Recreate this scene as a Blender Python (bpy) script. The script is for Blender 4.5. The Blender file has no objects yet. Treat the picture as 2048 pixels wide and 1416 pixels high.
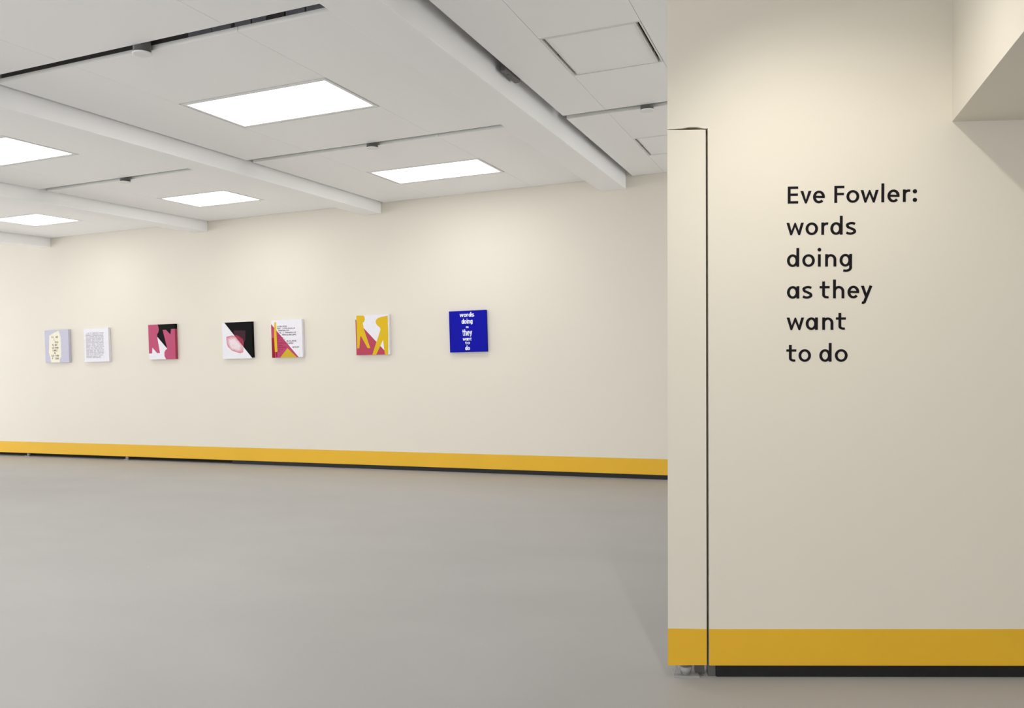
import bpy, bmesh, math, random
from mathutils import Vector, Matrix

random.seed(7)
scene = bpy.context.scene
COL = scene.collection

# ------------------------------------------------------------------ camera
cam_d = bpy.data.cameras.new('camera')
cam = bpy.data.objects.new('camera', cam_d)
COL.objects.link(cam)
cam_d.sensor_fit = 'HORIZONTAL'
cam_d.sensor_width = 36.0
cam_d.lens = 27.427
cam_d.clip_start = 0.05
RIGHT = Vector((0.93019871, 0.36598589, -0.0280121))
UP = Vector((0.02196824, 0.02066889, 0.99954499))
BACK = Vector((0.36639834, -0.93039084, 0.01118611))
m3 = Matrix((RIGHT, UP, BACK)).transposed()
cam.matrix_world = Matrix.Translation((0, 0, 1.427)) @ m3.to_4x4()
scene.camera = cam

# ------------------------------------------------------------------ world, lights, exposure
scene.view_settings.view_transform = 'Standard'
scene.view_settings.look = 'None'
scene.view_settings.gamma = 1.0
scene.view_settings.use_curve_mapping = False
scene.view_settings.exposure = 0.21

world = bpy.data.worlds.new('world')
scene.world = world
world.use_nodes = True
bg = world.node_tree.nodes['Background']
bg.inputs['Color'].default_value = (0.975, 0.985, 1.0, 1)
bg.inputs['Strength'].default_value = 2.7  # even ambient light added to lift the room, mostly the ceiling

PANEL_STRENGTH = 8.0          # radiance of the ceiling lights
PANEL_COLOUR = (1.0, 0.99, 0.975)


def area(name, loc, sx, sy, radiance):
    d = bpy.data.lights.new(name, 'AREA')
    d.shape = 'RECTANGLE'
    d.size, d.size_y = sx, sy
    d.energy = radiance * math.pi * sx * sy
    d.color = PANEL_COLOUR
    o = bpy.data.objects.new(name, d)
    COL.objects.link(o)
    o.location = loc
    return o


# the ceiling lights of the same grid that hang above and behind the camera
for x in (-8.99, -6.24, -3.45):
    for y in (2.12, -0.24):
        area('ceiling_lamp_light', (x, y, 3.13), 1.0, 0.58, PANEL_STRENGTH)

# the small spotlight that washes the wall with the lettering
WO = Vector((-0.43032571, 3.34729956, 0.0))     # foot of that wall: origin, along, outward normal
WU = Vector((0.95371453, 0.30071348, 0.0))
WN = Vector((0.30071348, -0.95371453, 0.0))


def wp(s, z, off=0.0):
    return WO + WU * s + WN * off + Vector((0, 0, z))


sp = bpy.data.lights.new('wall_spot_light', 'SPOT')
sp.energy = 66
sp.color = (1.0, 0.95, 0.85)
sp.spot_size = math.radians(82)
sp.spot_blend = 1.0
sp.shadow_soft_size = 0.028
spo = bpy.data.objects.new('wall_spot_light', sp)
COL.objects.link(spo)
spo.location = wp(-0.03, 3.06, 1.2)
spo.rotation_euler = (wp(0.64, 1.35) - wp(-0.03, 3.06, 1.2)).to_track_quat('-Z', 'Y').to_euler()


# ------------------------------------------------------------------ materials
def mat(name, col, rough=0.6, spec=0.3, noise=0.0, nscale=6.0, bump=0.0, bscale=120.0, metallic=0.0, rvar=0.0):
    m = bpy.data.materials.new(name)
    m.use_nodes = True
    nt = m.node_tree
    b = nt.nodes['Principled BSDF']
    b.inputs['Base Color'].default_value = (*col, 1)
    b.inputs['Roughness'].default_value = rough
    b.inputs['Specular IOR Level'].default_value = spec
    b.inputs['Metallic'].default_value = metallic
    tc = nt.nodes.new('ShaderNodeTexCoord')
    if noise > 0:
        n = nt.nodes.new('ShaderNodeTexNoise')
        n.inputs['Scale'].default_value = nscale
        n.inputs['Detail'].default_value = 5
        nt.links.new(tc.outputs['Object'], n.inputs['Vector'])
        r = nt.nodes.new('ShaderNodeValToRGB')
        r.color_ramp.elements[0].position = 0.3
        r.color_ramp.elements[1].position = 0.7
        r.color_ramp.elements[0].color = (*[c * (1 - noise) for c in col], 1)
        r.color_ramp.elements[1].color = (*[min(1, c * (1 + noise)) for c in col], 1)
        nt.links.new(n.outputs['Fac'], r.inputs['Fac'])
        nt.links.new(r.outputs['Color'], b.inputs['Base Color'])
        if rvar > 0:
            mr = nt.nodes.new('ShaderNodeMapRange')
            mr.inputs['To Min'].default_value = rough - rvar
            mr.inputs['To Max'].default_value = rough + rvar
            nt.links.new(n.outputs['Fac'], mr.inputs['Value'])
            nt.links.new(mr.outputs['Result'], b.inputs['Roughness'])
    if bump > 0:
        n2 = nt.nodes.new('ShaderNodeTexNoise')
        n2.inputs['Scale'].default_value = bscale
        n2.inputs['Detail'].default_value = 3
        nt.links.new(tc.outputs['Object'], n2.inputs['Vector'])
        bp = nt.nodes.new('ShaderNodeBump')
        bp.inputs['Strength'].default_value = bump
        bp.inputs['Distance'].default_value = 0.002
        nt.links.new(n2.outputs['Fac'], bp.inputs['Height'])
        nt.links.new(bp.outputs['Normal'], b.inputs['Normal'])
    return m


def srgb(r, g, b):
    f = lambda c: (c / 255) / 12.92 if c / 255 <= 0.04045 else ((c / 255 + 0.055) / 1.055) ** 2.4
    return (f(r), f(g), f(b))


M = {}
M['wall'] = mat('cream_wall_paint', (0.715, 0.672, 0.585), 0.65, 0.2, noise=0.008, nscale=1.5, bump=0.05, bscale=260)
M['yellow'] = mat('yellow_paint', (0.74, 0.43, 0.028), 0.5, 0.25, noise=0.02, nscale=3)
M['black'] = mat('black_plinth', (0.012, 0.012, 0.013), 0.5, 0.3, noise=0.15, nscale=20)
M['ceiling'] = mat('white_ceiling_panel', (0.955, 0.952, 0.95), 0.45, 0.5, noise=0.006, nscale=2)
M['beam'] = mat('white_beam_paint', (0.955, 0.952, 0.948), 0.5, 0.45, noise=0.006, nscale=2)
M['edge'] = mat('panel_edge_metal', (0.93, 0.92, 0.88), 0.5, 0.3)
M['plenum'] = mat('dark_plenum', (0.03, 0.029, 0.028), 0.8, 0.1, noise=0.2, nscale=3)
M['slot_shade'] = mat('slot_shade_dark', (0.13, 0.125, 0.12), 0.6, 0.2, noise=0.1, nscale=5)  # dark tone standing in for the dim plenum behind the slot
M['frame'] = mat('light_frame_aluminium', (0.85, 0.85, 0.84), 0.45, 0.3, noise=0.01, nscale=10)
M['frame_white'] = mat('white_steel_frame', (0.80, 0.79, 0.77), 0.45, 0.3)
M['dark'] = mat('gap_shade', (0.02, 0.019, 0.018), 0.8, 0.1)  # near-black, stands in for the shade in open gaps
M['gap_brown'] = mat('door_gap_brown', (0.10, 0.085, 0.055), 0.8, 0.1, noise=0.1, nscale=12)  # dark brown standing in for the shaded depth of the door crack
M['grey_metal'] = mat('grey_metal', (0.11, 0.11, 0.105), 0.45, 0.4, noise=0.06, nscale=25)
M['blue_metal'] = mat('galvanised_rail', (0.36, 0.36, 0.41), 0.35, 0.5, noise=0.06, nscale=14)
M['white_plastic'] = mat('white_plastic', (0.84, 0.84, 0.82), 0.45, 0.3)
M['pale_metal'] = mat('pale_zinc', (0.34, 0.34, 0.335), 0.4, 0.4, noise=0.05, nscale=40)
M['vinyl'] = mat('black_vinyl', (0.006, 0.004, 0.007), 0.5, 0.18)


def floor_mat():
    m = bpy.data.materials.new('grey_resin_floor')
    m.use_nodes = True
    nt = m.node_tree
    b = nt.nodes['Principled BSDF']
    tc = nt.nodes.new('ShaderNodeTexCoord')
    mp = nt.nodes.new('ShaderNodeMapping')
    mp.inputs['Scale'].default_value = (0.5, 1.0, 1)
    nt.links.new(tc.outputs['Object'], mp.inputs['Vector'])
    n = nt.nodes.new('ShaderNodeTexNoise')
    n.inputs['Scale'].default_value = 0.9
    n.inputs['Detail'].default_value = 6
    n.inputs['Distortion'].default_value = 0.6
    nt.links.new(mp.outputs['Vector'], n.inputs['Vector'])
    r = nt.nodes.new('ShaderNodeValToRGB')
    r.color_ramp.elements[0].position = 0.3
    r.color_ramp.elements[1].position = 0.7
    r.color_ramp.elements[0].color = (0.375, 0.37, 0.362, 1)
    r.color_ramp.elements[1].color = (0.405, 0.40, 0.392, 1)
    nt.links.new(n.outputs['Fac'], r.inputs['Fac'])
    # sparse pale specks trodden into the coating
    v = nt.nodes.new('ShaderNodeTexVoronoi')
    v.inputs['Scale'].default_value = 2.2
    nt.links.new(tc.outputs['Object'], v.inputs['Vector'])
    lt = nt.nodes.new('ShaderNodeMath')
    lt.operation = 'LESS_THAN'
    lt.inputs[1].default_value = 0.012
    nt.links.new(v.outputs['Distance'], lt.inputs[0])
    mx = nt.nodes.new('ShaderNodeMix')
    mx.data_type = 'RGBA'
    mx.inputs['B'].default_value = (0.55, 0.55, 0.54, 1)
    nt.links.new(lt.outputs[0], mx.inputs['Factor'])
    nt.links.new(r.outputs['Color'], mx.inputs['A'])
    nt.links.new(mx.outputs['Result'], b.inputs['Base Color'])
    n2 = nt.nodes.new('ShaderNodeTexNoise')
    n2.inputs['Scale'].default_value = 2.4
    n2.inputs['Detail'].default_value = 5
    nt.links.new(mp.outputs['Vector'], n2.inputs['Vector'])
    mr = nt.nodes.new('ShaderNodeMapRange')
    mr.inputs['To Min'].default_value = 0.34
    mr.inputs['To Max'].default_value = 0.50
    nt.links.new(n2.outputs['Fac'], mr.inputs['Value'])
    nt.links.new(mr.outputs['Result'], b.inputs['Roughness'])
    b.inputs['Specular IOR Level'].default_value = 0.35
    return m


M['floor'] = floor_mat()


def emit_mat():
    m = bpy.data.materials.new('lit_diffuser')
    m.use_nodes = True
    nt = m.node_tree
    nt.nodes.clear()
    o = nt.nodes.new('ShaderNodeOutputMaterial')
    e = nt.nodes.new('ShaderNodeEmission')
    e.inputs['Color'].default_value = (*PANEL_COLOUR, 1)
    e.inputs['Strength'].default_value = PANEL_STRENGTH
    nt.links.new(e.outputs['Emission'], o.inputs['Surface'])
    return m


M['lit'] = emit_mat()


# ------------------------------------------------------------------ mesh helpers
def add_box(bm, x0, x1, y0, y1, z0, z1, mi=0):
    v = [bm.verts.new((x, y, z)) for z in (z0, z1) for y in (y0, y1) for x in (x0, x1)]
    for f in ((0, 2, 3, 1), (4, 5, 7, 6), (0, 1, 5, 4), (2, 6, 7, 3), (0, 4, 6, 2), (1, 3, 7, 5)):
        bm.faces.new([v[i] for i in f]).material_index = mi


def add_prism(bm, pts, fn, d0, d1, mi=0):
    """polygon pts (a, b) carried to 3D by fn(a, b, d), from depth d0 to d1"""
    lo = [bm.verts.new(fn(a, b, d0)) for a, b in pts]
    hi = [bm.verts.new(fn(a, b, d1)) for a, b in pts]
    n = len(pts)
    fs = [bm.faces.new(hi), bm.faces.new(lo[::-1])]
    for i in range(n):
        fs.append(bm.faces.new((lo[i], lo[(i + 1) % n], hi[(i + 1) % n], hi[i])))
    for f in fs:
        f.material_index = mi


def add_cyl(bm, c, r0, r1, z0, z1, n=28, mi=0):
    lo = [bm.verts.new((c[0] + r0 * math.cos(2 * math.pi * i / n), c[1] + r0 * math.sin(2 * math.pi * i / n), z0)) for i in range(n)]
    hi = [bm.verts.new((c[0] + r1 * math.cos(2 * math.pi * i / n), c[1] + r1 * math.sin(2 * math.pi * i / n), z1)) for i in range(n)]
    bm.faces.new(lo[::-1]).material_index = mi
    bm.faces.new(hi).material_index = mi
    for i in range(n):
        f = bm.faces.new((lo[i], lo[(i + 1) % n], hi[(i + 1) % n], hi[i]))
        f.material_index = mi
        f.smooth = True


def obj(name, bm, mats, parent=None, recalc=True, bevel=0.0):
    if recalc:
        bmesh.ops.recalc_face_normals(bm, faces=bm.faces[:])
    me = bpy.data.meshes.new(name)
    bm.to_mesh(me)
    bm.free()
    for m in (mats if isinstance(mats, (list, tuple)) else [mats]):
        me.materials.append(m)
    o = bpy.data.objects.new(name, me)
    COL.objects.link(o)
    if parent is not None:
        o.parent = parent
        o.matrix_parent_inverse = parent.matrix_world.inverted()
    if bevel > 0:
        b = o.modifiers.new('bevel', 'BEVEL')
        b.width = bevel
        b.segments = 2
        b.limit_method = 'ANGLE'
    return o


def empty(name, loc=(0, 0, 0)):
    o = bpy.data.objects.new(name, None)
    o.empty_display_size = 0.1
    COL.objects.link(o)
    o.location = loc
    o.matrix_world = Matrix.Translation(loc)
    return o


def tag(o, label=None, cat=None, group=None, kind=None):
    if label:
        o['label'] = label
    if cat:
        o['category'] = cat
    if group:
        o['group'] = group
    if kind:
        o['kind'] = kind
    return o


# ------------------------------------------------------------------ floor and back wall
ZC, ZB, ZTOP = 3.142, 3.014, 3.62
bm = bmesh.new()
add_box(bm, -14.5, 4.5, -5.5, 8.6, -0.1, 0.0)
tag(obj('floor', bm, M['floor']), 'smooth grey resin gallery floor', kind='structure')

bm = bmesh.new()
add_box(bm, -14.5, 4.5, 8.0, 8.14, 0.05, ZTOP)
wall_back = tag(obj('wall_back', bm, M['wall']), 'long cream wall hung with seven small canvases', kind='structure')
bm = bmesh.new()
add_box(bm, -14.5, 4.5, 7.998, 8.0005, 0.05, 0.215)
tag(obj('baseboard_back', bm, M['yellow']), 'yellow band painted along the foot of the long cream wall', kind='structure')
# unseen stubs added to shield the lettered wall; left end open to ambient light
bm = bmesh.new()
add_box(bm, 2.4, 4.5, -5.6, -5.5, 0.0, ZTOP)
tag(obj('light_shield_rear', bm, M['wall']), 'unseen wall stub added behind the viewer to shade the lettered wall', kind='structure')
bm = bmesh.new()
add_box(bm, 4.5, 4.6, -5.5, 3.6, 0.0, ZTOP)
tag(obj('light_shield_side', bm, M['wall']), 'unseen wall stub added at the right to shade the lettered wall', kind='structure')
# black plinth under the long wall, starting part way along it, and a dark strip standing in for shade in the open gap before it
bm = bmesh.new()
add_box(bm, -7.08, 4.5, 8.022, 8.06, 0.0, 0.05)
tag(obj('trim_1', bm, M['black']), 'thin black plinth below the yellow band of the long wall', kind='structure')
bm = bmesh.new()
add_box(bm, -14.5, -7.08, 8.09, 8.13, 0.0, 0.05)
tag(obj('gap_shade_strip', bm, M['dark']), 'dark strip standing in for the shade under the left half of the long wall', kind='structure')


def make_foot(parent, loc, s=0.8):
    """adjustable wall foot: plate on the floor, gusset, round pad, threaded stem"""
    x, y = loc
    bm = bmesh.new()
    add_box(bm, x - 0.055 * s, x + 0.055 * s, y - 0.045 * s, y + 0.045 * s, 0.0, 0.005)
    pl = obj('foot_plate', bm, M['pale_metal'], parent)
    bm = bmesh.new()
    add_cyl(bm, (x, y), 0.020 * s, 0.027 * s, 0.012, 0.036)
    add_cyl(bm, (x, y), 0.016 * s, 0.016 * s, 0.005, 0.012)
    add_cyl(bm, (x, y), 0.008 * s, 0.008 * s, 0.036, 0.06)
    obj('levelling_foot', bm, M['pale_metal'], parent)
    bm = bmesh.new()
    add_prism(bm, [(x - 0.052 * s, 0.005), (x - 0.024 * s, 0.005), (x - 0.036 * s, 0.052)],
              lambda a, b, d: (a, d, b), y - 0.004, y + 0.004)
    obj('gusset', bm, M['pale_metal'], parent)
    return pl


for fx in (-10.84, -8.905):
    make_foot(wall_back, (fx, 8.045))

# ------------------------------------------------------------------ ceiling: beams, panels, slots
ceiling = tag(empty('ceiling', (-4, 4, ZC)), 'white panelled ceiling divided by beams', kind='structure')
bm = bmesh.new()
add_box(bm, -14.5, 4.5, -5.5, 8.14, ZTOP, ZTOP + 0.1)
obj('ceiling_slab', bm, M['plenum'], ceiling)

BEAMS = [(-13.26, -13.04), (-10.390, -10.188), (-7.580, -7.341), (-4.987, -4.748), (-2.094, -1.827)]
for a, b in BEAMS:
    bm = bmesh.new()
    add_box(bm, a, b, -5.5, 7.999, ZB, ZTOP)
    obj('beam', bm, M['beam'], ceiling, bevel=0.004)

# bay: panel left, panel right, light left, light right, lit?
BAYS = [(-14.5, -13.262, None, None),
        (-13.02, -10.392, -12.2, -11.3),
        (-10.168, -7.582, -9.415, -8.575),
        (-7.323, -4.989, -6.709, -5.779),
        (-4.716, -2.096, -4.046, -2.851),
        (-1.756, 4.0, -1.426, -0.850)]
ROWS = [(-5.4, 0.915, None), (1.016, 3.277, None), (3.378, 5.640, (4.168, 4.836)), (5.734, 7.998, (6.545, 7.200))]
TH = 0.026
G = 0.0012


def panel(x0, x1, y0, y1):
    bm = bmesh.new()
    add_box(bm, x0 + G, x1 - G, y0 + G, y1 - G, ZC, ZC + TH)
    # the upstand at the slots is a slightly greyer metal edge
    bm.faces.ensure_lookup_table()
    obj('ceiling_panel', bm, M['ceiling'], ceiling)


for i, (x0, x1, la, lb) in enumerate(BAYS):
    for j, (y0, y1, lt) in enumerate(ROWS):
        if la is None:
            panel(x0, x1, y0, y1)
            continue
        panel(x0, la, y0, y1)
        if i == 5:
            panel(lb, 0.25, y0, y1)
            panel(0.25, x1, y0, y1)
        else:
            panel(lb, x1, y0, y1)
        if lt is None or i == 1:
            panel(la, lb, y0, y1)
        else:
            panel(la, lb, y0, lt[0])
            panel(la, lb, lt[1], y1)

# metal edge lipping on the far side of each slot
for i, (x0, x1, la, lb) in enumerate(BAYS[1:]):
    for ys in (3.378, 5.734):
        bm = bmesh.new()
        cut = lb if i == 3 else None
        spans = [(x0 + 0.002, x1 - 0.002)] if cut is None else [(x0 + 0.002, cut - 0.002), (cut + 0.002, x1 - 0.002)]
        for a, b in spans:
            bm = bmesh.new()
            add_box(bm, a, b, ys - 0.002, ys + 0.0005, ZC + 0.0005, ZC + TH + 0.001)
            obj('slot_edging', bm, M['edge'], ceiling)

# galvanised rail seen inside the nearest slot, with dark boxes standing in for the unlit plenum
for a, b in ((-3.20, -3.04), (-3.035, -2.905), (-2.88, -2.775), (-2.765, -2.675), (-2.548, -2.43), (-2.42, -2.30)):
    bm = bmesh.new()
    add_box(bm, a, b, 3.388, 3.45, ZC + TH + 0.002, ZC + 0.10)
    obj('service_rail', bm, M['blue_metal'], ceiling)
for a, b in ((-4.70, -3.2), (-2.90, -2.885), (-2.67, -2.56), (-2.30, -2.10)):
    bm = bmesh.new()
    add_box(bm, a, b, 3.392, 3.45, ZC + TH + 0.002, ZC + 0.11)
    obj('slot_shade_strip', bm, M['slot_shade'], ceiling)
# grey junction box on the right flank of the nearest beam
bm = bmesh.new()
add_box(bm, -1.802, -1.763, 4.50, 4.76, ZC - 0.016, ZC + 0.02)
add_box(bm, -1.790, -1.770, 4.58, 4.63, ZC - 0.020, ZC - 0.014)
obj('junction_box', bm, M['grey_metal'], ceiling, bevel=0.003)


# ------------------------------------------------------------------ ceiling lights
def ring(bm, x0, x1, y0, y1, w, wy, z0, z1):
    add_box(bm, x0, x1, y0, y0 + wy, z0, z1)
    add_box(bm, x0, x1, y1 - wy, y1, z0, z1)
    add_box(bm, x0, x0 + w, y0 + wy, y1 - wy, z0, z1)
    add_box(bm, x1 - w, x1, y0 + wy, y1 - wy, z0, z1)


def lit_light(x0, x1, y0, y1, label):
    t = tag(empty('ceiling_light', ((x0 + x1) / 2, (y0 + y1) / 2, ZC)), label, 'light', 'lit ceiling lights')
    g = 0.012
    bm = bmesh.new()
    ring(bm, x0 + g, x1 - g, y0 + g, y1 - g, 0.024, 0.034, ZC - 0.001, ZC + 0.035)
    obj('frame', bm, M['frame'], t)
    bm = bmesh.new()
    add_box(bm, x0 + g + 0.0245, x1 - g - 0.0245, y0 + g + 0.0345, y1 - g - 0.0345, ZC + 0.012, ZC + 0.03)
    for f in bm.faces:
        f.material_index = 0 if f.calc_center_median().z < ZC + 0.0125 else 1
    obj('diffuser', bm, [M['lit'], M['white_plastic']], t)
    bm = bmesh.new()
    ring(bm, x0 - 0.03, x1 + 0.03, y0 - 0.03, y1 + 0.03, 0.005, 0.005, ZC + TH + 0.002, ZC + 0.14)
    add_box(bm, x0 - 0.03, x1 + 0.03, y0 - 0.03, y1 + 0.03, ZC + 0.14, ZC + 0.15)
    obj('housing', bm, M['dark'], t)


def off_light(x0, x1, y0, y1, label):
    t = tag(empty('ceiling_light', ((x0 + x1) / 2, (y0 + y1) / 2, ZC)), label, 'light', 'unlit ceiling lights')
    bm = bmesh.new()
    ring(bm, x0 + 0.002, x1 - 0.002, y0 + 0.002, y1 - 0.002, 0.009, 0.006, ZC - 0.002, ZC + 0.035)
    obj('frame', bm, M['frame_white'], t)
    bm = bmesh.new()
    add_box(bm, x0 + 0.034, x1 - 0.034, y0 + 0.018, y1 - 0.018, ZC + 0.004, ZC + 0.03)
    obj('cover_panel', bm, M['ceiling'], t)
    bm = bmesh.new()
    ring(bm, x0 + 0.030, x1 - 0.030, y0 + 0.014, y1 - 0.014, 0.012, 0.008, ZC - 0.001, ZC + 0.02)
    obj('cover_rim', bm, M['frame_white'], t)
    for a in (x0 + 0.012, x1 - 0.03):
        for yy in (y0 + 0.46 * (y1 - y0) if a < (x0 + x1) / 2 else y0 + 0.72 * (y1 - y0),):
            bm = bmesh.new()
            add_box(bm, a, a + 0.018, yy, yy + 0.02, ZC + 0.010, ZC + 0.02)
            obj('clip', bm, M['grey_metal'], t)
    bm = bmesh.new()
    ring(bm, x0 - 0.02, x1 + 0.02, y0 - 0.02, y1 + 0.02, 0.005, 0.005, ZC + TH + 0.002, ZC + 0.10)
    add_box(bm, x0 - 0.02, x1 + 0.02, y0 - 0.02, y1 + 0.02, ZC + 0.10, ZC + 0.11)
    obj('housing', bm, M['grey_metal'], t)


(R1a, R1b), (R2a, R2b) = ROWS[2][2], ROWS[3][2]
lit_light(-4.046, -2.851, R1a, R1b, 'largest lit ceiling panel, in the bay nearest the front')
lit_light(-4.046, -2.851, R2a, R2b, 'lit ceiling panel above the red and yellow canvas, next to the big beam')
lit_light(-6.709, -5.779, R1a, R1b, 'lit ceiling panel at the left edge, larger of the two cut off there')
lit_light(-6.709, -5.779, R2a, R2b, 'lit ceiling panel between the two middle beams, above the pink and black canvas')
lit_light(-9.415, -8.575, R2a, R2b, 'smallest lit ceiling panel, farthest away at the left')
off_light(-1.426, -0.850, R1a, R1b, 'unlit square ceiling panel right of the big beam, whole outline in view')
off_light(-1.426, -0.850, R2a, R2b, 'unlit ceiling panel partly hidden behind the lettered wall')


# ------------------------------------------------------------------ detectors in the slots
def detector(x, y, label):
    t = tag(empty('smoke_detector', (x, y, ZC)), label, 'detector', 'detectors hanging in the ceiling slots')
    bm = bmesh.new()
    add_cyl(bm, (x, y), 0.051, 0.052, ZC - 0.034, ZC - 0.030)
    add_cyl(bm, (x, y), 0.046, 0.051, ZC - 0.037, ZC - 0.034)
    obj('cover_disc', bm, M['white_plastic'], t)
    bm = bmesh.new()
    add_cyl(bm, (x, y), 0.047, 0.047, ZC - 0.030, ZC + 0.20)
    obj('body', bm, M['grey_metal'], t)


detector(-3.475, 3.327, 'white disc detector in the nearest ceiling slot, by the dark strip')
detector(-3.445, 5.687, 'small detector in the ceiling slot between the two lit panels of one bay')
detector(-6.21, 5.687, 'small detector in the ceiling slot at the far left')
detector(-1.129, 5.687, 'small detector in the ceiling slot between the two unlit panels')

# ------------------------------------------------------------------ lettered wall, its hidden door, bulkhead
e_ = lambda z: -0.20497 + 0.02424 * z
cL = lambda z: -0.0432 + 0.02283 * z
cR = lambda z: -0.03284 + 0.02227 * z


def WF(s, z, d):
    # the free end of this wall is cut back at an angle
    return wp(s + (0.35 * -d if s < e_(z) + 0.004 and d < 0 else 0.0), z, d)



bm = bmesh.new()
add_prism(bm, [(cR(0.055), 0.055), (3.2, 0.055), (3.2, 3.14), (e_(3.14), 3.14), (e_(2.313), 2.3135), (-0.118, 2.3135), (-0.085, 2.3155),
               (-0.06, 2.319), (-0.03, 2.3185), (-0.012, 2.3145), (0.002, 2.3105), (0.010, 2.310), (cR(2.3105), 2.3105)], WF, -0.10, 0.0)
wall_right = tag(obj('wall_right', bm, M['wall']), 'near cream wall carrying the black lettering', kind='structure')

bm = bmesh.new()
add_prism(bm, [(e_(0.056), 0.056), (cL(0.057), 0.057), (cL(2.3045), 2.3045), (-0.01, 2.3065), (-0.1, 2.309), (e_(2.3115), 2.3115)], WF, -0.045, 0.0)
door = tag(obj('door_1', bm, M['wall']), 'narrow flush cream door at the left edge of the lettered wall', kind='structure')
bm = bmesh.new()
add_prism(bm, [(e_(0.0555) - 0.0008, 0.0552), (cL(0.0555), 0.0565), (cL(0.2085), 0.2085), (e_(0.2115) - 0.0008, 0.2112)], WF, -0.004, 0.0015)
obj('painted_band', bm, M['yellow'], door)
bm = bmesh.new()
add_prism(bm, [(e_(0.2) + 0.10, 0.06), (0.10, 0.06), (0.15, 2.40), (e_(2.4) + 0.10, 2.40)], WF, -0.135, -0.104)
obj('crack_backing', bm, M['gap_brown'], door)  # added backing that keeps the lit room behind from showing through
bm = bmesh.new()
add_prism(bm, [(cL(0.06) + 0.001, 0.06), (cR(0.06) - 0.001, 0.06), (cR(2.31) - 0.001, 2.31), (cL(2.3045) + 0.001, 2.31)], WF, -0.104, -0.028)
obj('crack_fill', bm, M['gap_brown'], door)  # added filler, coloured dark for the shade inside the crack
bm = bmesh.new()
add_prism(bm, [(e_(2.3) + 0.045, 2.31), (0.012, 2.307), (0.012, 2.324), (e_(2.3) + 0.045, 2.324)], WF, -0.099, -0.02)
obj('head_crack_fill', bm, M['gap_brown'], door)  # added dark filler for the shade in the crack over the door

bm = bmesh.new()
add_prism(bm, [(cR(0.055), 0.0548), (3.2, 0.0535), (3.2, 0.2), (cR(0.208), 0.2082)], WF, -0.001, 0.0015)
tag(obj('baseboard_right', bm, M['yellow']), 'yellow band painted along the foot of the lettered wall', kind='structure')
bm = bmesh.new()
add_prism(bm, [(0.0, 0.0), (3.2, 0.0), (3.2, 0.0548), (0.0, 0.0548)], WF, -0.06, -0.015)
tag(obj('trim_3', bm, M['black'], bevel=0.002), 'black plinth under the yellow band of the lettered wall', kind='structure')
bm = bmesh.new()
add_prism(bm, [(-0.034, 0.0), (-0.002, 0.0), (-0.002, 0.054), (-0.034, 0.054)], WF, -0.06, -0.022)
obj('packing_block', bm, M['grey_metal'], wall_right)

# foot carrying the door end (built along the wall's own direction)
ft = (-0.122, -0.03)


def WL(bmx):
    for v in bmx.verts:
        v.co = wp(v.co.x, v.co.z, -v.co.y)
    return bmx


bm = bmesh.new()
add_box(bm, -0.178, -0.072, 0.005, 0.085, 0.0, 0.006)
obj('foot_plate', WL(bm), M['pale_metal'], door)
bm = bmesh.new()
add_cyl(bm, (-0.124, 0.035), 0.021, 0.029, 0.012, 0.042)
add_cyl(bm, (-0.124, 0.035), 0.016, 0.016, 0.006, 0.012)
add_cyl(bm, (-0.124, 0.035), 0.009, 0.009, 0.042, 0.06)
obj('levelling_foot', WL(bm), M['pale_metal'], door)
bm = bmesh.new()
add_prism(bm, [(-0.176, 0.006), (-0.146, 0.006), (-0.164, 0.055)], lambda a, b, d: (a, d, b), 0.03, 0.036)
obj('gusset', WL(bm), M['pale_metal'], door)
bm = bmesh.new()
add_box(bm, -0.085, -0.045, 0.045, 0.085, 0.0, 0.055)
obj('foot_block', WL(bm), M['grey_metal'], door)

# bulkhead that drops from the ceiling at the right and runs toward the viewer
c0 = wp(1.0038, 2.2918)
bd = Vector((0.0429, -0.9991, 0.0))
LEAN = 0.0205
bm = bmesh.new()
lo = [c0.copy(), c0 + bd * 4.5, c0 + bd * 4.5 + WU * 2.1 + Vector((0, 0, -0.0263 * 2.1)), c0 + WU * 2.1 + Vector((0, 0, -0.0263 * 2.1))]
hi = [Vector((p.x, p.y, 3.14)) + WU * LEAN * (3.14 - 2.2918) for p in lo]
lv = [bm.verts.new(p) for p in lo]
hv = [bm.verts.new(p) for p in hi]
bm.faces.new(lv)
bm.faces.new(hv[::-1])
for i in range(4):
    bm.faces.new((lv[i], lv[(i + 1) % 4], hv[(i + 1) % 4], hv[i]))
tag(obj('ceiling_bulkhead', bm, M['wall']), 'cream boxed bulkhead at the top right corner', kind='structure')


# ------------------------------------------------------------------ stroke lettering
def arc(cx, cy, rx, ry, a0, a1, n=None):
    n = n or max(6, int(abs(a1 - a0) / 8))
    return [(cx + rx * math.cos(math.radians(a0 + (a1 - a0) * i / n)), cy + ry * math.sin(math.radians(a0 + (a1 - a0) * i / n))) for i in range(n + 1)]


def catmull(p, n=8):
    q = [p[0]] + p + [p[-1]]
    out = []
    for i in range(1, len(q) - 2):
        for k in range(n):
            t = k / n
            out.append(tuple(0.5 * (2 * q[i][j] + (q[i + 1][j] - q[i - 1][j]) * t + (2 * q[i - 1][j] - 5 * q[i][j] + 4 * q[i + 1][j] - q[i + 2][j]) * t * t
                                    + (3 * q[i][j] - q[i - 1][j] - 3 * q[i + 1][j] + q[i + 2][j]) * t ** 3) for j in (0, 1)))
    out.append(p[-1])
    return out


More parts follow.
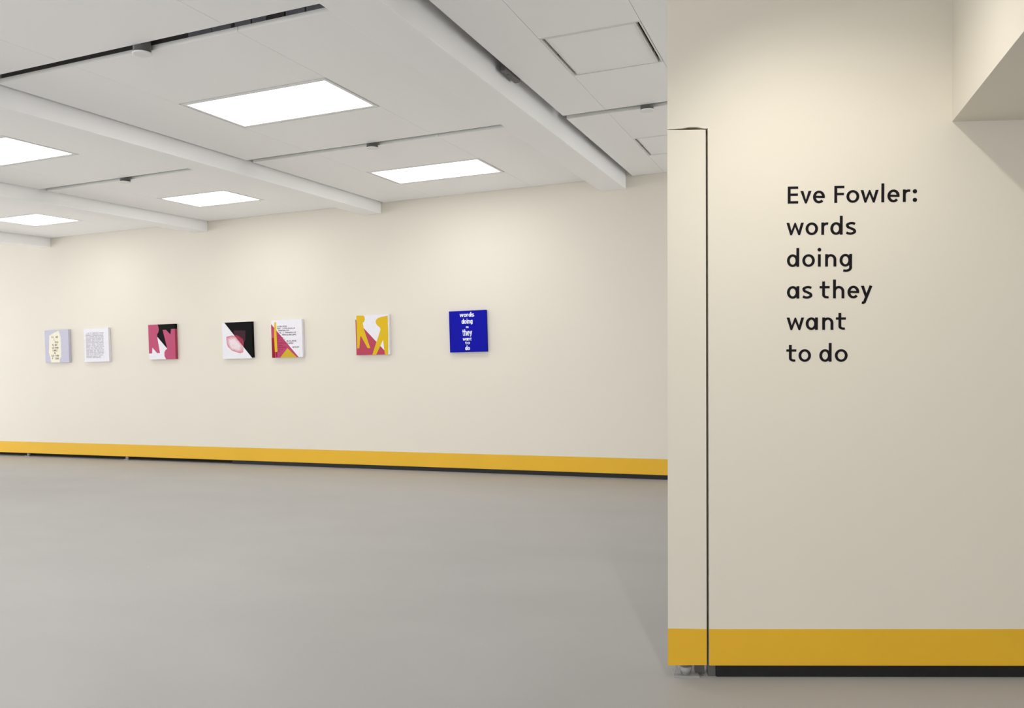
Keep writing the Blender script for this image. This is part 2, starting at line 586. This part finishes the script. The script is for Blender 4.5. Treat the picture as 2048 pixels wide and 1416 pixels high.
def glyph(ch, W, sw, sh, xh, cap, asc, desc):
    """shapes of one letter, W wide overall; sw / sh are the upright and level stroke widths.
    returns ('s', centreline, closed) strokes and ('p', polygon) shapes"""
    h, g = sw / 2, sh / 2
    L, R_ = h, W - h
    cx, rx = W / 2, W / 2 - h
    cy, ry = xh / 2, xh / 2 - g
    out = []
    if ch == 'o':
        out.append(('s', arc(cx, cy, rx, ry + 0.01 * xh, 0, 360)[:-1], True))
    elif ch == 'e':
        out.append(('s', [(L, xh * 0.52), (R_ + h * 0.9, xh * 0.49)], False, sh * 0.92))
        out.append(('s', arc(cx, cy, rx, ry + 0.01 * xh, -3, 318, 44), False))
    elif ch in 'dagq':
        bx = (W - h * 0.6) / 2
        out.append(('s', arc(bx, cy, bx - h, ry + 0.01 * xh, 0, 360)[:-1], True))
        if ch == 'd':
            out.append(('s', [(R_, 0), (R_, asc)], False))
        elif ch == 'a':
            out.append(('s', [(R_, 0), (R_, xh)], False))
        else:
            r = W * 0.40
            out.append(('s', [(R_, xh), (R_, -desc + r * 0.9)] + arc(R_ - r, -desc + r * 0.9, r, r * 0.9 - g, 0, -118, 14)[1:], False))
    elif ch in 'nh':
        out.append(('s', [(L, 0), (L, asc if ch == 'h' else xh)], False))
        rr = (R_ - L) / 2
        out.append(('s', arc(L + rr, xh - g - rr * 1.05, rr, rr * 1.05, 165, 0, 16) + [(R_, 0)], False))
    elif ch == 'r':
        out.append(('s', [(L, 0), (L, xh)], False))
        r = (W - sw) * 0.95
        out.append(('s', arc(L + r, xh - g - r * 0.85, r, r * 0.85, 172, 74, 12), False))
    elif ch == 'l':
        out.append(('s', [(cx, 0), (cx, asc)], False))
    elif ch == 'i':
        out.append(('s', [(cx, 0), (cx, xh)], False))
        r = sw * 0.66
        out.append(('p', arc(cx, asc - r, r, r, 0, 360, 24)[:-1]))
    elif ch == ':':
        r = W / 2
        out.append(('p', arc(cx, r * 0.95, r, r, 0, 360, 24)[:-1]))
        out.append(('p', arc(cx, xh - r * 0.95, r, r, 0, 360, 24)[:-1]))
    elif ch == 'v':
        k = sw * 1.08
        m = sw * 0.30
        out.append(('p', [(0, xh), (k, xh), (cx, sh * 1.55), (W - k, xh), (W, xh), (cx + m, -0.01 * xh), (cx - m, -0.01 * xh)]))
    elif ch == 'w':
        k, m = sw * 1.02, sw * 0.30
        a, b = W * 0.268, W * 0.732
        out.append(('p', [(0, xh), (k, xh), (a + 0.02 * W, sh * 1.9), (cx - m * 0.7, xh), (cx + m * 0.7, xh), (b - 0.02 * W, sh * 1.9), (W - k, xh), (W, xh),
                          (b + m, -0.01 * xh), (b - m, -0.01 * xh), (cx, xh * 0.66), (a + m, -0.01 * xh), (a - m, -0.01 * xh)]))
    elif ch == 'y':
        k = sw * 1.08
        out.append(('p', [(0, xh), (k, xh), (W * 0.52, sh * 1.5), (W * 0.46, -sh * 0.5), (W * 0.40, 0.0)]))
        sx = (W - k / 2 - W * 0.44) / xh
        d0 = -desc * 0.42
        xe = W - k / 2 - (xh - d0) * sx
        out.append(('s', [(W - k / 2, xh), (xe, d0), (xe - 0.05 * W, -desc * 0.72), (xe - 0.15 * W, -desc * 0.92 + g * 0.4), (xe - 0.27 * W, -desc * 0.86 + g * 0.3)], False))
    elif ch == 's':
        p = [(W * 0.93, xh * 0.845), (W * 0.72, xh - g * 0.95), (W * 0.42, xh - g), (W * 0.15, xh * 0.80), (W * 0.22, xh * 0.61), (W * 0.52, xh * 0.50),
             (W * 0.84, xh * 0.37), (W * 0.88, xh * 0.20), (W * 0.58, g * 0.9), (W * 0.28, g * 1.0), (W * 0.05, xh * 0.17)]
        out.append(('s', catmull(p, 6), False))
    elif ch == 't':
        sx = W * 0.37
        r = W * 0.34
        out.append(('s', [(sx, cap), (sx, r - g * 0.2)] + arc(sx + r, r - 0.0, r, r - g, 180, 292, 14)[1:], False))
        out.append(('s', [(0, xh - g), (W * 0.93, xh - g)], False, sh))
    elif ch in 'EF':
        out.append(('p', [(0, 0), (sw, 0), (sw, cap), (0, cap)]))
        out.append(('p', [(0, cap - sh), (W, cap - sh), (W, cap), (0, cap)]))
        out.append(('p', [(0, cap * 0.45), (W * 0.97, cap * 0.45), (W * 0.97, cap * 0.45 + sh), (0, cap * 0.45 + sh)]))
        if ch == 'E':
            out.append(('p', [(0, 0), (W, 0), (W, sh), (0, sh)]))
    return out


def stroke_outline(pts, closed, sw, sh):
    """left and right borders of a centreline whose width runs from sh (level) to sw (upright)"""
    n = len(pts)
    A, B = [], []
    for i in range(n):
        p = pts[i]
        q0 = pts[(i - 1) % n] if (closed or i > 0) else None
        q1 = pts[(i + 1) % n] if (closed or i < n - 1) else None
        ds = []
        for a, b in ((q0, p), (p, q1)):
            if a is not None and b is not None:
                l = math.hypot(b[0] - a[0], b[1] - a[1]) or 1e-9
                ds.append(((b[0] - a[0]) / l, (b[1] - a[1]) / l))
        d = ds[0] if len(ds) == 1 else ((ds[0][0] + ds[1][0]) / 2, (ds[0][1] + ds[1][1]) / 2)
        l = math.hypot(*d) or 1e-9
        k = min(1.0 / l, 1.6)
        d = (d[0] / l, d[1] / l)
        w = (sw * abs(d[1]) ** 2 + sh * abs(d[0]) ** 2) / 2 * k
        A.append((p[0] - d[1] * w, p[1] + d[0] * w))
        B.append((p[0] + d[1] * w, p[1] - d[0] * w))
    return A, B


def add_glyph(bm, ch, x, y, W, sw, sh, xh, cap, asc, desc, fn, d0, d1):
    for k, s in enumerate(glyph(ch, W, sw, sh, xh, cap, asc, desc)):
        d1 = d1 + 0.00012      # strokes that cross lie a hair above one another
        if s[0] == 'p':
            add_prism(bm, [(x + a, y + b) for a, b in s[1]], fn, d0, d1)
            continue
        w1, w2 = (s[3], s[3]) if len(s) > 3 else (sw, sh)
        A, B = stroke_outline(s[1], s[2], w1, w2)
        n = len(A)
        va = [[bm.verts.new(fn(x + p[0], y + p[1], d)) for p in A] for d in (d0, d1)]
        vb = [[bm.verts.new(fn(x + p[0], y + p[1], d)) for p in B] for d in (d0, d1)]
        for i in range(n if s[2] else n - 1):
            j = (i + 1) % n
            bm.faces.new((va[1][i], va[1][j], vb[1][j], vb[1][i]))
            bm.faces.new((va[0][i], va[0][j], va[1][j], va[1][i]))
            bm.faces.new((vb[0][i], vb[0][j], vb[1][j], vb[1][i]))
        if not s[2]:
            for i in (0, n - 1):
                bm.faces.new((va[0][i], va[1][i], vb[1][i], vb[0][i]))


# the wall lettering: letters set out line by line, metres along / up the wall from the first baseline
TA = math.radians(-1.52)
TKX, TKY = 0.002012 / 6.827, 0.002075 / 6.827


def TF(a, b, d):
    ca, sa = math.cos(TA), math.sin(TA)
    return wp(0.3375 + a * ca - b * sa, 1.9834 + a * sa + b * ca, d)


LINES = [('Eve Fowler:', 0.0, [105, 248, 278, 432, 452, 615, 745, 880, 910, 1085, 1103, 1348, 1385, 1425, 1468, 1632, 1677, 1780, 1810, 1868]),
         ('words', 432.0, [88, 328, 352, 522, 568, 668, 692, 860, 905, 1038]),
         ('doing', 864.5, [97, 265, 308, 480, 517, 568, 622, 775, 820, 990]),
         ('as they', 1298.0, [98, 268, 312, 442, 547, 695, 732, 887, 930, 1090, 1112, 1270]),
         ('want', 1727.0, [95, 335, 358, 525, 585, 738, 772, 920]),
         ('to do', 2162.0, [92, 240, 260, 432, 547, 715, 760, 935])]
lettering = tag(empty('wall_lettering', wp(0.3375, 1.32)), 'large black six-line lettering reading Eve Fowler: words doing as they want to do', 'lettering')
for txt, dy, xs in LINES:
    k = 0
    for ch in txt:
        if ch == ' ':
            continue
        a, b = xs[2 * k], xs[2 * k + 1]
        k += 1
        bm = bmesh.new()
        add_glyph(bm, ch, (a - 105) * TKX, -dy * TKY, (b - a) * TKX, 38.5 * TKX, 31.5 * TKY, 169 * TKY, 231 * TKY, 256 * TKY, 74 * TKY, TF, 0.0002, 0.0012)
        obj('letter', bm, M['vinyl'], lettering)

# ------------------------------------------------------------------ canvases on the long wall
INK = {}


def ink(name, rgb, rough=0.6, noise=0.02):
    if name not in INK:
        INK[name] = mat('paint_' + name, srgb(*rgb), rough, 0.06, noise=noise, nscale=30)
    return INK[name]


YF = 7.958


class Canvas:
    def __init__(self, x0, x1, z0, z1, base, label):
        self.r = (x0, x1, z0, z1)
        self.t = tag(empty('canvas_painting', ((x0 + x1) / 2, 8.0, z0)), label, 'painting', 'row of small canvases')
        bm = bmesh.new()
        add_box(bm, x0, x1, YF, 7.9995, z0, z1)
        obj('canvas', bm, base, self.t, bevel=0.003)
        self.k = 0

    def frame(self, crop):
        """crop = left, right, top-left, top-right, bottom-left, bottom-right of the front as measured on an enlargement"""
        self.c = crop

    def uv(self, x, y):
        xl, xr, tl, tr, bl, br = self.c
        u = (x - xl) / (xr - xl)
        t = tl + (tr - tl) * u
        b = bl + (br - bl) * u
        v = (y - t) / (b - t)
        x0, x1, z0, z1 = self.r
        return x0 + u * (x1 - x0), z1 - v * (z1 - z0)

    def shape(self, pts, m, name='painted_shape', lay=None, wrap=None):
        self.k += 1
        d = 0.0003 * (lay if lay is not None else self.k)
        q = []
        for p in pts:
            a, b = self.uv(*p)
            x0, x1, z0, z1 = self.r
            q.append((min(max(a, x0), x1), min(max(b, z0), z1)))
        bm = bmesh.new()
        add_prism(bm, q, lambda a, b, e: (a, YF - e, b), 0.00005, d)
        o = obj(name, bm, m, self.t)
        return o

    def side(self, z0f, z1f, m):
        """paint carried round the right edge of the canvas; fractions from the bottom"""
        x0, x1, z0, z1 = self.r
        bm = bmesh.new()
        add_box(bm, x1 - 0.0004, x1 + 0.0006, YF + 0.0005, 7.999, z0 + (z1 - z0) * z0f, z0 + (z1 - z0) * z1f)
        obj('painted_edge', bm, m, self.t)

    def marks(self, rows, m, ch_w, ch_h, name='typed_lines', seed=1, lay=14, gaps=0.14):
        """rows of typed characters too small to read: (x start, x end, y) on the enlargement"""
        rnd = random.Random(seed)
        bm = bmesh.new()
        d = 0.0003 * lay
        P = lambda a, b, e: (a, YF - e, b)
        for xa, xb, y in rows:
            x = xa
            while x < xb - ch_w * 0.5:
                if rnd.random() > gaps:
                    w, t = ch_w * 0.74, ch_w * 0.24
                    kind = rnd.randrange(5)
                    quads = [(x, x + t, y - ch_h, y)]
                    if kind in (0, 2):
                        quads.append((x + w - t, x + w, y - ch_h, y))
                    if kind in (0, 1, 3):
                        quads.append((x, x + w, y - ch_h, y - ch_h * 0.8))
                    if kind in (1, 4):
                        quads.append((x, x + w, y - ch_h * 0.2, y))
                    if kind in (2, 3):
                        quads.append((x, x + w, y - ch_h * 0.6, y - ch_h * 0.4))
                    for a0, a1, b0, b1 in quads:
                        pts = [self.uv(a0, b1), self.uv(a1, b1), self.uv(a1, b0), self.uv(a0, b0)]
                        vs = [bm.verts.new(P(a, b, d)) for a, b in pts]
                        bm.faces.new(vs)
                x += ch_w
        o = tag(obj(name, bm, m, self.t, recalc=False), kind='stuff')
        return o

    def word(self, txt, xa, xb, base, top, xtop, m, bold, widths, desc=0.0, gap=0.05, name='lettering_line'):
        """bold word between xa and xb on the enlargement"""
        x0, x1, z0, z1 = self.r
        a0, b0 = self.uv(xa, base)
        a1, _ = self.uv(xb, base)
        _, bt = self.uv((xa + xb) / 2, top)
        _, bx = self.uv((xa + xb) / 2, xtop)
        _, bb = self.uv((xa + xb) / 2, base)
        Wt = a1 - a0
        asc, xh = bt - bb, bx - bb
        tot = sum(widths) + gap * (len(txt) - 1)
        x = a0
        bm = bmesh.new()
        slope = (self.uv(xb, base)[1] - b0) / Wt
        for ch, w in zip(txt, widths):
            W = Wt * w / tot
            add_glyph(bm, ch, x, bb, W, Wt * bold / tot, min(xh * 0.24, Wt * bold / tot * 0.8), xh, asc * 0.96, asc, desc * asc,
                      lambda a, b, e: (a, YF - e, b), 0.0001, 0.0008)
            x += W + Wt * gap / tot
        obj(name, bm, m, self.t)


WHITE = ink('white', (226, 224, 230))
LILAC = ink('lilac', (192, 190, 206))
CREAM = ink('cream', (231, 225, 205))
PINK = ink('pink', (182, 82, 114))
RED = ink('red', (176, 72, 92))
MAG = ink('magenta', (178, 70, 104))
DRED = ink('dark_red', (140, 34, 44))
YEL = ink('yellow', (214, 178, 40))
YEL2 = ink('ochre', (198, 166, 52))
BLACK = ink('black', (16, 16, 18))
BLUE = ink('blue', (18, 20, 158))
TYPE = ink('typing_grey', (96, 88, 96))
TYPE2 = ink('typing_plum', (140, 48, 84))
BROWN = ink('typing_brown', (92, 76, 66))
WORD = ink('word_white', (236, 236, 242))

# 1 lilac-grey with a torn cream shape and typed lines
c = Canvas(-10.325, -9.855, 1.361, 1.826, LILAC, 'pale lilac canvas with a cream torn-paper shape, leftmost of the row')
c.frame((135, 945, 262, 205, 1280, 1245))
c.shape([(300, 420), (500, 305), (600, 265), (628, 262), (660, 380), (685, 480), (680, 1080), (632, 1150), (630, 1252), (330, 1265), (310, 1090), (262, 950), (275, 850)][::-1], CREAM)
c.marks([(375, 612, 485), (455, 492, 565), (487, 607, 645), (395, 582, 738), (380, 607, 822), (395, 578, 908), (455, 512, 988), (355, 612, 1075), (380, 404, 1160), (490, 592, 1160)],
        BROWN, 29, 56, seed=3, lay=4, gaps=0.1)
# 2 white with a dense block of typing
c = Canvas(-9.554, -9.092, 1.358, 1.827, WHITE, 'white canvas covered by a dense block of grey typing')
c.frame((130, 895, 180, 170, 1250, 1230))
rows = []
for i in range(21):
    y = 335 + i * 39.0
    rows.append((260 if i == 0 else 195, 755 if i < 19 else 640, y))
c.marks(rows, ink('typing_light', (128, 124, 130)), 24, 21, seed=5, lay=3, gaps=0.12)
# 3 pink cut-out shapes with black and white
c = Canvas(-8.368, -7.906, 1.370, 1.836, PINK, 'pink canvas with black and white cut-out shapes')
c.frame((112, 955, 182, 157, 1282, 1265))
c.shape([(410, 173), (965, 150), (965, 315), (835, 320), (815, 492), (680, 342), (570, 342), (700, 935), (395, 560), (390, 490), (440, 410), (456, 320), (440, 230)][::-1], BLACK)
c.shape([(395, 560), (700, 940), (640, 985), (605, 1060), (605, 1170), (655, 1290), (100, 1295), (100, 1088), (215, 1085), (230, 900), (375, 1075), (466, 1075)][::-1], WHITE, lay=1)
c.side(0.855, 1.0, BLACK)
c.side(0.0, 0.85, ink('edge_red', (160, 66, 84)))
# 4 black and white diagonal with a pink crystal
c = Canvas(-7.122, -6.652, 1.353, 1.819, WHITE, 'canvas split diagonally black and white with a pink crystal')
c.frame((105, 1060, 147, 114, 1292, 1276))
c.shape([(185, 140), (1070, 105), (1070, 1275)][::-1], BLACK)
c.shape([(480, 395), (860, 390), (850, 700), (790, 790), (540, 590), (480, 515)][::-1], ink('maroon_black', (62, 38, 45)), lay=2)
c.shape([(515, 560), (560, 532), (680, 590), (770, 660), (796, 760), (785, 900)][::-1], ink('crystal_maroon', (146, 52, 72), noise=0.25), lay=3)


def crystal():
    m = bpy.data.materials.new('pink_crystal_print')
    m.use_nodes = True
    nt = m.node_tree
    b = nt.nodes['Principled BSDF']
    b.inputs['Roughness'].default_value = 0.6
    a = nt.nodes.new('ShaderNodeAttribute')
    a.attribute_name = 'print'
    tc = nt.nodes.new('ShaderNodeTexCoord')
    n = nt.nodes.new('ShaderNodeTexNoise')
    n.inputs['Scale'].default_value = 22
    n.inputs['Detail'].default_value = 4
    nt.links.new(tc.outputs['Object'], n.inputs['Vector'])
    ad = nt.nodes.new('ShaderNodeMath')
    ad.operation = 'MULTIPLY_ADD'
    ad.inputs[1].default_value = 0.7
    ad.inputs[2].default_value = -0.35
    nt.links.new(n.outputs['Fac'], ad.inputs[0])
    s = nt.nodes.new('ShaderNodeMath')
    s.operation = 'ADD'
    nt.links.new(a.outputs['Fac'], s.inputs[0])
    nt.links.new(ad.outputs[0], s.inputs[1])
    r = nt.nodes.new('ShaderNodeValToRGB')
    r.color_ramp.elements[0].position = 0.15
    r.color_ramp.elements[0].color = (*srgb(222, 208, 214), 1)
    r.color_ramp.elements[1].position = 0.95
    r.color_ramp.elements[1].color = (*srgb(196, 92, 112), 1)
    nt.links.new(s.outputs[0], r.inputs['Fac'])
    nt.links.new(r.outputs['Color'], b.inputs['Base Color'])
    return m


outl = [(238, 590), (420, 548), (515, 560), (785, 905), (770, 1080), (680, 1108), (560, 1082), (400, 1022), (290, 912), (245, 800)]
bm = bmesh.new()
lay = bm.verts.layers.float.new('print')
cen = (500, 830)
prev = None
rings = []
for f in (0.0, 0.55, 0.8, 1.0):
    rg = []
    for p in (outl if f > 0 else [cen]):
        q = (cen[0] + (p[0] - cen[0]) * f, cen[1] + (p[1] - cen[1]) * f)
        a, b = c.uv(*q)
        v = bm.verts.new((a, YF - 0.0008, b))
        v[lay] = {0.0: 0.1, 0.55: 0.2, 0.8: 0.6, 1.0: 0.85}[f] * (0.75 if 3 <= outl.index(p) <= 3 and f > 0 else 1.0) if f > 0 else 0.1
        rg.append(v)
    rings.append(rg)
n = len(outl)
for i in range(n):
    j = (i + 1) % n
    bm.faces.new((rings[0][0], rings[1][j], rings[1][i]))
    for k in (1, 2):
        bm.faces.new((rings[k][i], rings[k][j], rings[k + 1][j], rings[k + 1][i]))
bmesh.ops.recalc_face_normals(bm, faces=bm.faces[:])
obj('crystal_print', bm, crystal(), c.t)
c.side(0.02, 1.0, BLACK)
# 5 magenta triangle, yellow bar, typed lines
c = Canvas(-6.350, -5.890, 1.354, 1.821, WHITE, 'white canvas with magenta triangle, yellow bar and typed lines')
c.frame((110, 1050, 120, 105, 1287, 1272))
c.shape([(108, 235), (928, 1290), (108, 1292)][::-1], MAG, lay=1)
c.shape([(118, 668), (205, 668), (205, 1292), (108, 1292), (108, 672)][::-1], DRED, lay=2)
c.shape([(238, 1110), (272, 1110), (275, 1260), (240, 1260)][::-1], DRED, lay=2)
c.marks([(290, 430, y) for y in (620,)] + [(290, 500, 690), (290, 520, 760), (290, 560, 850), (290, 440, 925), (290, 540, 985), (290, 470, 1050), (290, 420, 1110)], TYPE2, 33, 36, seed=11, lay=3, name='typed_overprint')
c.shape([(215, 185), (266, 185), (272, 640), (284, 1095), (205, 1107), (190, 640)][::-1], YEL, lay=4)
c.shape([(595, 990), (872, 1278), (362, 1284)][::-1], YEL2, lay=4)
c.marks([(300, 655, 335), (300, 835, 400), (330, 752, 465), (365, 880, 530), (440, 880, 597), (512, 545, 728), (575, 885, 790), (580, 775, 860), (750, 970, 982)], TYPE, 34, 40, seed=12, lay=5)
# 6 yellow legged shapes on white and red
c = Canvas(-5.122, -4.672, 1.360, 1.832, WHITE, 'white and red canvas with two yellow legged shapes')
c.frame((113, 1040, 147, 114, 1272, 1270))
c.shape([(105, 250), (1005, 1285), (105, 1290)][::-1], RED, lay=1)
c.shape([(140, 148), (340, 148), (375, 190), (384, 260), (360, 320), (315, 357), (345, 530), (512, 1077), (435, 1077), (262, 735), (240, 740), (200, 1077), (140, 1077)][::-1], YEL, lay=2)
c.shape([(1022, 158), (860, 188), (750, 224), (692, 280), (680, 350), (715, 420), (800, 500), (812, 560), (680, 930), (562, 1290), (672, 1290), (872, 848), (915, 1285), (1006, 1285), (1022, 700)][::-1], YEL, lay=2)
# 7 blue with white words
c = Canvas(-3.888, -3.434, 1.365, 1.829, BLUE, 'bright blue canvas with bold white words, rightmost of the row')
c.frame((122, 1158, 150, 112, 1308, 1300))
c.word('words', 430, 835, 305, 175, 220, WORD, 0.33, [1.45, 1.05, 0.72, 1.05, 1.0])
c.word('doing', 480, 787, 500, 355, 398, WORD, 0.33, [1.0, 1.0, 0.46, 1.0, 1.0], desc=0.16, gap=0.1)
c.word('as', 595, 674, 622, 570, 572, WORD, 0.28, [1.1, 1.0], gap=0.1)
c.word('they', 492, 767, 838, 660, 708, WORD, 0.33, [0.8, 1.05, 1.0, 1.05], desc=0.14, gap=0.06)
c.word('want', 498, 752, 978, 892, 908, WORD, 0.36, [1.6, 1.15, 1.2, 0.9])
c.word('to', 563, 697, 1082, 1005, 1018, WORD, 0.36, [0.95, 1.25])
c.word('do', 560, 694, 1248, 1112, 1160, WORD, 0.33, [1.0, 1.0], gap=0.1)
